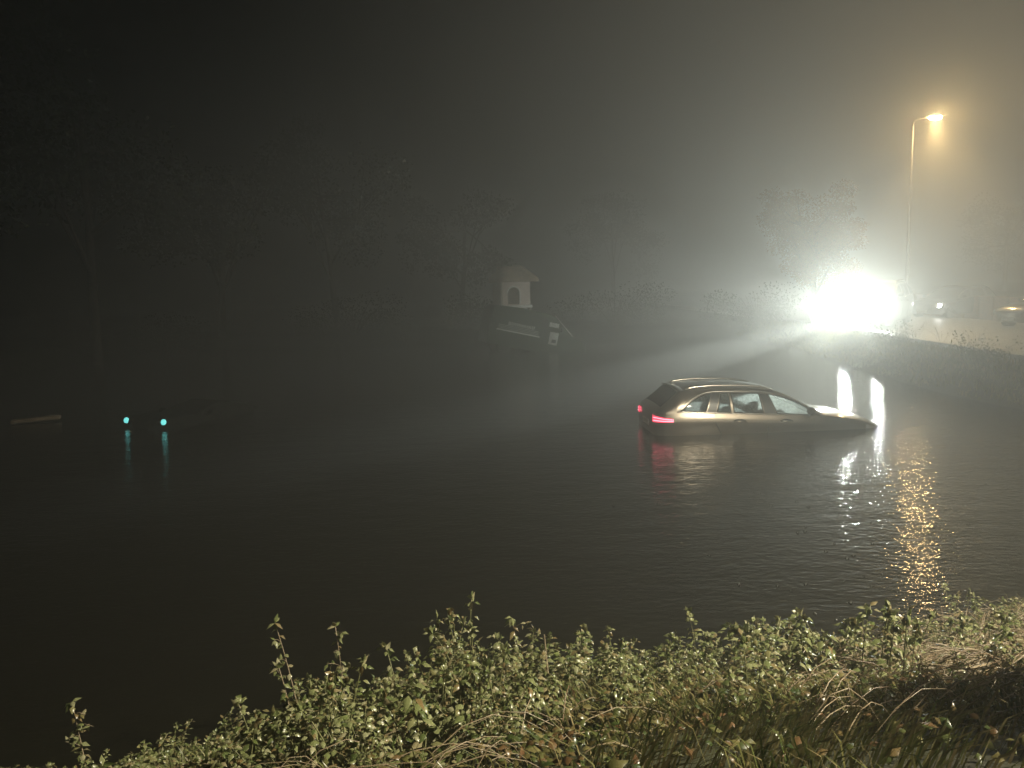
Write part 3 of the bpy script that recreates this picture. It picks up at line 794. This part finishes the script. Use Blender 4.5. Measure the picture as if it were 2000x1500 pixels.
def bush(label, px, y, w_, h_, n_=2200, leaf=.12, mat=None, z0=None):
    p = at_y(px, 640, y); z0 = ground_h(p.x, y) if z0 is None else z0
    root = empty('bush', (p.x, y, z0)); tag(root, label, 'bush')
    s = MB()
    for k in range(9):
        e = Vector((random.uniform(-.4, .4) * w_, random.uniform(-.3, .3) * w_, h_ * random.uniform(.5, .9)))
        s.tube([(0, 0, -.2), e * .5 + Vector((0, 0, .1)), e], .03, 4, .008)
    s.build('stem', M['bark'], root)
    c = MB()
    lobes = [(Vector((random.uniform(-.5, .5) * w_, random.uniform(-.35, .35) * w_, h_ * random.uniform(.2, .75))), random.uniform(.22, .38)) for _ in range(9)]
    for _ in range(n_):
        o, r_ = random.choice(lobes); q = rnd_dir() * random.random() ** .4
        p_ = o + Vector((q.x * r_ * w_, q.y * r_ * w_, q.z * r_ * h_))
        blade(c, p_, rnd_dir(), rnd_dir(), leaf * random.uniform(.7, 1.3), leaf * .6)
    c.build('foliage', mat or M['leaf_dark'], root)
for (lab, px, y, w_, h_) in (
    ('yellowish bush lit faintly on the far bank left of the hut', 690, 43, 4.5, 2.4),
    ('dark bush low behind the cyan headlights', 330, 40, 5, 2.6),
    ('dim bush beside the posts of the raised hut', 930, 44, 3.2, 2.2),
    ('foggy bush right of the sunken van', 1200, 45, 5, 2.4),
    ('foggy bush on the bank below the orange tree', 1480, 39, 4.5, 2.2)):
    bush(lab, px, y, w_, h_)

for (x, y, w_, h_, lab) in ((2.72, 2.25, 1.25, 1.1, 'unseen bush added right of the viewer to shade the bank'),):  # out-of-frame bush, added to cast shade on the lower right bank
    root = empty('shade_shrub', (x, y, ground_h(x, y))); tag(root, lab, 'shade_shrub')
    s = MB(); c = MB()
    for k in range(8):
        e = Vector((random.uniform(-.4, .4) * w_, random.uniform(-.4, .4) * w_, h_ * random.uniform(.6, .9)))
        s.tube([(0, 0, -.1), e * .5, e], .014, 4, .005)
    for _ in range(5200):
        q = rnd_dir() * random.random() ** .4
        blade(c, Vector((q.x * w_ * .5, q.y * w_ * .5, h_ * .52 + q.z * h_ * .5)), rnd_dir(), rnd_dir(), random.uniform(.06, .10), .05)
    s.build('stem', M['bark'], root); c.build('foliage', M['leaf_dark'], root)

for i, (y, dx, w_, h_, lab) in enumerate(((27.5, .9, 1.5, .55, 'low dark weeds on the bank right under the blazing headlights'), (24.5, .7, 1.2, .6, 'low dark weeds on the bank below the amber road'), (22.0, 1.4, 1.8, .5, 'spreading dark weeds low on the bank under the road'), (19.5, .8, 1.4, .6, 'dark weeds on the bank near the right edge'), (29.8, 1.6, 1.8, .6, 'pale lit weeds at the waterside left of the headlights'))):
    x = lerp_tab(ROAD_EDGE, y) - dx
    root = empty('weed_clump', (x, y, ground_h(x, y))); tag(root, lab, 'weed')
    s_ = MB(); c = MB()
    for k in range(14):
        e = Vector((random.uniform(-.6, .6) * w_, random.uniform(-.6, .6) * w_, h_ * random.uniform(.5, 1.5)))
        s_.tube([(e.x * .3, e.y * .3, -.1), e * .6, e], .008, 4, .003)
        for _ in range(45): blade(c, e * random.uniform(.3, 1.0) + rnd_dir() * .16, rnd_dir(), rnd_dir(), random.uniform(.05, .10), .04)
    s_.build('stem', M['bark'], root); c.build('foliage', M['leaf_dark'], root)

# rough grass on the road bank
def tuft(mb_, p, n_, h_, spread=.12, lean=None, wd=.012):
    for _ in range(n_):
        b0 = p + Vector((random.gauss(0, spread), random.gauss(0, spread), 0))
        q = random.uniform(0, 2 * math.pi); l = Vector((math.cos(q), math.sin(q), 0)) * random.uniform(.1, .6)
        if lean: l = l * .6 + lean
        hh_ = h_ * random.uniform(.6, 1.25); s = Vector((-math.sin(q + 1), math.cos(q + 1), 0)) * wd * random.uniform(.7, 1.3)
        p1 = b0 + Vector((0, 0, hh_ * .6)) + l * hh_ * .35; p2 = b0 + Vector((0, 0, hh_ * .85)) + l * hh_ * 1.0
        mb_.add([b0 - s, b0 + s, p1 + s * .8, p1 - s * .8, p2], [(0, 1, 2, 3), (3, 2, 4)])
mb = MB()
for _ in range(2600):
    y = random.uniform(12, 40); e = lerp_tab(ROAD_EDGE, y); x = e - random.uniform(.15, 2.6)
    z = ground_h(x, y)
    if z < .02: continue
    tuft(mb, Vector((x, y, z)), 7, .15 if x < e - .5 else .17, .14, None, .016)
tag(mb.build('bank_grass', M['grass']), 'rough grass on the bank below the wet road', 'grass', kind='stuff')
for i, (px, lab) in enumerate(((1790, 'bare twiggy weed before the amber road, left'), (1838, 'bare twiggy weed under the small headlight'), (1905, 'bare twiggy weed before the amber road, right'))):
    p = at_y(px, 660, 25.5 - i * 1.5); e = lerp_tab(ROAD_EDGE, p.y)
    p = Vector((p.x, p.y, ground_h(p.x, p.y)))
    root = empty('dead_weed', p); tag(root, lab, 'weed')
    s = MB()
    for k in range(7):
        q = random.uniform(0, 6.28); e_ = Vector((math.cos(q) * .35, math.sin(q) * .35, random.uniform(.35, .7)))
        s.tube([(0, 0, -.05), e_ * .5 + Vector((0, 0, .08)), e_], .005, 4, .002)
        for _ in range(3):
            f_ = random.uniform(.4, .9); s.tube([e_ * f_, e_ * f_ + rnd_dir() * .15 + Vector((0, 0, .1))], .003, 3, .0015)
    s.build('stem', M['bark'], root)

# ------------------------------------------------------------------ near bank vegetation
def nettle_mesh(seed, h_, n_stem):
    random.seed(seed); st = MB(); lf = MB(); ls = (1.0, .7, 1.45, .85, 1.15, .6, 1.25)[seed % 7]
    for k in range(n_stem):
        q = random.uniform(0, 6.28); ln = random.uniform(.05, .42); hh_ = h_ * random.uniform(.55, 1.1)
        b0 = Vector((random.gauss(0, .07), random.gauss(0, .07), -.05))
        pts = [b0 + Vector((math.cos(q) * ln * hh_ * t * t, math.sin(q) * ln * hh_ * t * t, hh_ * t + (0 if t < .8 else -(t - .8) * .3 * ln))) for t in [i / 6 for i in range(7)]]
        st.tube(pts, .005, 4, .002)
        nn = int(6 + hh_ * 20)
        for i in range(nn):
            t = .18 + .82 * i / nn; f_ = t * 6; a = int(min(5, f_)); p = pts[a].lerp(pts[a + 1], f_ - a)
            base_q = (i % 2) * 1.57 + random.uniform(-.4, .4)
            for sgn in (0, math.pi):
                if random.random() < .12: continue
                L_ = random.uniform(.032, .066) * (1.15 - .5 * t) * ls; d = Vector((math.cos(base_q + sgn), math.sin(base_q + sgn), random.uniform(-.45, .35)))
                pet = p + d * .018
                blade(lf, pet, d, Vector((random.uniform(-.4, .4), random.uniform(-.4, .4), 1)), L_, L_ * .62, random.uniform(.15, .55))
        for _ in range(9):
            blade(lf, pts[-1] - (pts[-1] - pts[-2]) * random.random(), rnd_dir() + Vector((0, 0, .3)), rnd_dir(), random.uniform(.025, .05), .028, .3)
    return st, lf
protos = []
for s in range(7):
    st, lf = nettle_mesh(50 + s, .40 + .05 * (s % 4), 5 + s % 3)
    r_ = empty('nettle_plant')
    st.build('stem', M['stem'], r_); lf.build('foliage', M['leaf_nettle'], r_)
    protos.append(r_)
random.seed(99)
TOP = [(-4, .30), (-2.8, .40), (-2.3, .27), (-1.6, .36), (-.9, .48), (0, .60), (.6, .48), (1.6, .58), (2.3, .48), (3.2, .36), (5, .30)]
spots = []
tries = 0
while len(spots) < 280 and tries < 30000:
    tries += 1
    x = random.uniform(-4.4, 5.0); sh = lerp_tab(SHORE, x); y = sh - random.uniform(.05, 2.4)
    if y < 2.2: continue
    g = ground_h(x, y)
    # behind the plant the ground falls away: keep fewer plants in the lower right, where grass takes over
    if x > 1.2 and random.random() < .62: continue
    if x > .7 and y < 3.3 and random.random() < .95: continue
    if noise.noise((x * 1.7, y * 2.2, 11)) < -.42: continue
    if any((x - a) ** 2 + (y - b_) ** 2 < .10 ** 2 for a, b_, _ in spots): continue
    spots.append((x, y, g))
for i, (x, y, g) in enumerate(spots):
    src = protos[i % 7]
    o = src if i < 7 else copy_tree(src)
    s = lerp_tab(TOP, x) / .56 * random.uniform(.7, 1.15) * (1 + .55 * noise.noise((x * 1.4, y * 1.4, 21)))
    o.location = (x, y, g); o.rotation_euler = (random.uniform(-.15, .15), random.uniform(-.15, .15), random.uniform(0, 6.28)); o.scale = (min(1.1, s * 1.1), min(1.1, s * 1.1), s)
    tag(o, 'leafy green and yellow weed crowding the near bank', 'weed', 'leafy weeds crowding the near bank')

# taller stems that stand out of the mass against the dark water
def tall_weed(px, py, y, label, n_leaf=9, bend=.25):
    tip = at_y(px, py, y); gx, gy = tip.x + bend * .5, tip.y
    g = ground_h(gx, gy); root = empty('tall_weed', (gx, gy, g)); tag(root, label, 'weed')
    e = tip - Vector((gx, gy, g)); st = MB(); lf = MB()
    pts = [Vector((e.x * t ** 1.6, e.y * t, e.z * (t if t < .9 else t))) for t in [i / 8 for i in range(9)]]
    st.tube(pts, .005, 5, .0025)
    for i in range(n_leaf * 2):
        t = .12 + .88 * i / (n_leaf * 2); f_ = t * 8; a = int(min(7, f_)); p = pts[a].lerp(pts[a + 1], f_ - a)
        q = i * 2.4 + random.uniform(-.5, .5); d = Vector((math.cos(q), math.sin(q), random.uniform(-.9, .2)))
        if i % 3 == 0:
            e2 = p + (d + Vector((0, 0, .7))).normalized() * random.uniform(.05, .13); st.tube([p, (p + e2) / 2 + Vector((0, 0, .01)), e2], .0022, 4, .0012)
            for _ in range(4): blade(lf, e2 - (e2 - p) * random.random() * .6, rnd_dir() - Vector((0, 0, .2)), Vector((0, 0, 1)), random.uniform(.03, .055), .024, .35)
        blade(lf, p, d, Vector((random.uniform(-.3, .3), random.uniform(-.3, .3), 1)), random.uniform(.035, .07), .032, random.uniform(.2, .5))
    st.build('stem', M['dead_stem'], root)
    for _ in range(5): blade(lf, pts[-1], rnd_dir() + Vector((-.3, 0, .1)), Vector((0, 0, 1)), .06, .03, .4)
    lf.build('foliage', M['leaf_nettle'], root)
tall_weed(537, 1217, 4.45, 'tall bent weed standing alone above the leafy bank, leftmost tall one')
tall_weed(655, 1224, 4.6, 'upright weed with drooping leaf clusters right of the bent one', 10, .08)
tall_weed(545, 1305, 4.2, 'short bare stem below the bent tall weed', 5, .15)
tall_weed(1000, 1207, 4.5, 'tallest leafy weed tip at the middle of the bank', 12, .1)
tall_weed(868, 1245, 4.5, 'weed tip rising left of the tallest one', 10, .1)
tall_weed(1372, 1232, 4.9, 'pale weed tip right of the middle of the bank', 9, .1)
tall_weed(1400, 1238, 5.0, 'pale weed beside the similar tip, drooping right', 9, -.1)
tall_weed(1600, 1268, 5.3, 'sprawling pale weed hanging over the water', 14, -.2)
tall_weed(1655, 1250, 5.3, 'weed tip at the foot of the white reflections', 10, .1)
tall_weed(1880, 1205, 5.6, 'pale blurred weed right of the golden reflection', 9, .1)
tall_weed(140, 1372, 4.1, 'bushy weed tip at the far left of the bank', 12, .1)

# low leaf carpet, grass and straw
random.seed(5)
mb = MB()
for _ in range(26000):
    x = random.uniform(-4.6, 5.2); sh = lerp_tab(SHORE, x); y = random.uniform(1.9, sh + .05)
    g = near_h(x, y) + noise.noise((x * 1.3, y * 1.3, 4)) * .05 + noise.noise((x * .35, y * .35, 0)) * .12
    if g < 0: continue
    if noise.noise((x * 2.2, y * 2.2, 7)) < -.28: continue
    if x > .4 and y < 2.95 and random.random() < .8: continue
    p = Vector((x, y, g + random.uniform(.0, .12)))
    d = rnd_dir(); d.z = d.z * .4 + .1
    L_ = random.uniform(.025, .06)
    blade(mb, p, d, Vector((random.uniform(-.5, .5), random.uniform(-.5, .5), 1)), L_, L_ * .65, random.uniform(.1, .5))
tag(mb.build('leaf_carpet', M['leaf_ground']), 'low wet leaves carpeting the near bank', 'ground cover', kind='stuff')
mb = MB()
for _ in range(3600):
    x = random.uniform(-4.2, 5.4) if random.random() < .3 else random.uniform(.3, 5.4)
    sh = lerp_tab(SHORE, x); y = random.uniform(1.9, sh + .12)
    g = ground_h(x, y)
    if g < -.05: continue
    tuft(mb, Vector((x, y, g)), 6, .16, .06, Vector((.5, -.2, 0)) if noise.noise((x, y, 2)) > 0 else Vector((-.5, -.1, 0)), .0035)
tag(mb.build('grass', M['grass']), 'wet matted grass on the near bank', 'grass', kind='stuff')
mb = MB()
for _ in range(1700):
    x = random.choice((random.uniform(-1.3, .2) if random.random() < .12 else random.uniform(2.0, 4.8), random.uniform(1.0, 5.0), random.uniform(1.5, 5.0), random.uniform(1.5, 4.0))); sh = lerp_tab(SHORE, x)
    y = random.uniform(2.2, 3.2) if x < .3 else random.uniform(2.4, sh)
    g = ground_h(x, y)
    if g < 0: continue
    q = random.gauss(.35, .5) + (math.pi if random.random() < .4 else 0); L_ = random.uniform(.25, .7)
    d = Vector((math.cos(q), math.sin(q) * .5, 0)); h_ = random.uniform(.04, .20)
    pts = [Vector((x, y, g + .02)) + d * L_ * t + Vector((0, 0, h_ * math.sin(math.pi * (.15 + .8 * t)))) for t in (0, .25, .5, .75, 1)]
    mb.tube(pts, .0028, 3, .0012, caps=False)
tag(mb.build('dry_grass', M['straw']), 'fallen pale straw strewn over the near bank', 'straw', kind='stuff')
def stalk(pts, label, r=.007):
    """pixel path on the near bank -> one dry stalk lying over the grass"""
    ps = []
    for (px, py, lift) in pts:
        z = .6
        for _ in range(12):
            q = at_z(px, py, z); z = z * .5 + (ground_h(q.x, q.y) + lift) * .5
        ps.append(at_z(px, py, z))
    c = sum(ps, Vector()) / len(ps)
    mb_ = MB(); mb_.tube([p - c for p in ps], r, 6, r * .5)
    o = mb_.build('dry_stalk', M['straw']); o.location = c; tag(o, label, 'stalk')
stalk([(1828, 1296, .1), (1860, 1280, .2), (1892, 1267, .22), (1918, 1272, .15)], 'thick arched dry stalk at the right of the bank', .010)
stalk([(1850, 1360, .08), (1900, 1305, .2), (1955, 1290, .15), (2010, 1280, .12)], 'long dry stalk leaning to the right edge of the bank', .008)
stalk([(735, 1500, .05), (790, 1455, .16), (850, 1490, .05)], 'folded dry stalk at the bottom of the bank', .007)
stalk([(1063, 1240, .5), (1072, 1330, .2), (1075, 1400, .08)], 'upright dead stalk in front of the tallest weeds', .005)
stalk([(900, 1430, .06), (960, 1455, .10), (1010, 1490, .05)], 'thin pale stalk crossing the bottom middle of the bank', .005)

# bubbles thrown up by the rain
random.seed(31)
bub = None
for k in range(46):
    q = at_z(random.uniform(1480, 1760) if k < 34 else random.uniform(1000, 1960), random.uniform(930, 1225), 0)
    if near_h(q.x, q.y) > -.3: continue
    if bub is None:
        b_ = MB(); b_.lathe([(.014, -.004), (.0135, .004), (.010, .0095), (.005, .0125), (.0005, .0135)], None, 12); bub = b_.build('bubble', M['bubble']); o = bub
    else:
        o = bub.copy(); col.objects.link(o)
    o.location = (q.x, q.y, .002); o.scale = (random.uniform(.7, 1.4),) * 3
    tag(o, 'tiny bubble floating on the dark flood water', 'bubble', 'bubbles floating near the bank')

# ------------------------------------------------------------------ haze
mb = MB(); mb.box((0, 42, 7.4), (150, 150, 18.0))
hz = mb.build('haze', None, smooth=False)
m = bpy.data.materials.new('haze'); m.use_nodes = True; N = m.node_tree.nodes; L = m.node_tree.links
N.remove(N['Principled BSDF'])
pv_ = N.new('ShaderNodeVolumePrincipled'); pv_.inputs['Color'].default_value = (.92, .94, .92, 1)
pv_.inputs['Density'].default_value = FOG; pv_.inputs['Anisotropy'].default_value = .73
L.new(pv_.outputs[0], N['Material Output'].inputs['Volume'])
hz.data.materials.append(m); tag(hz, kind='stuff')
hz.visible_shadow = True
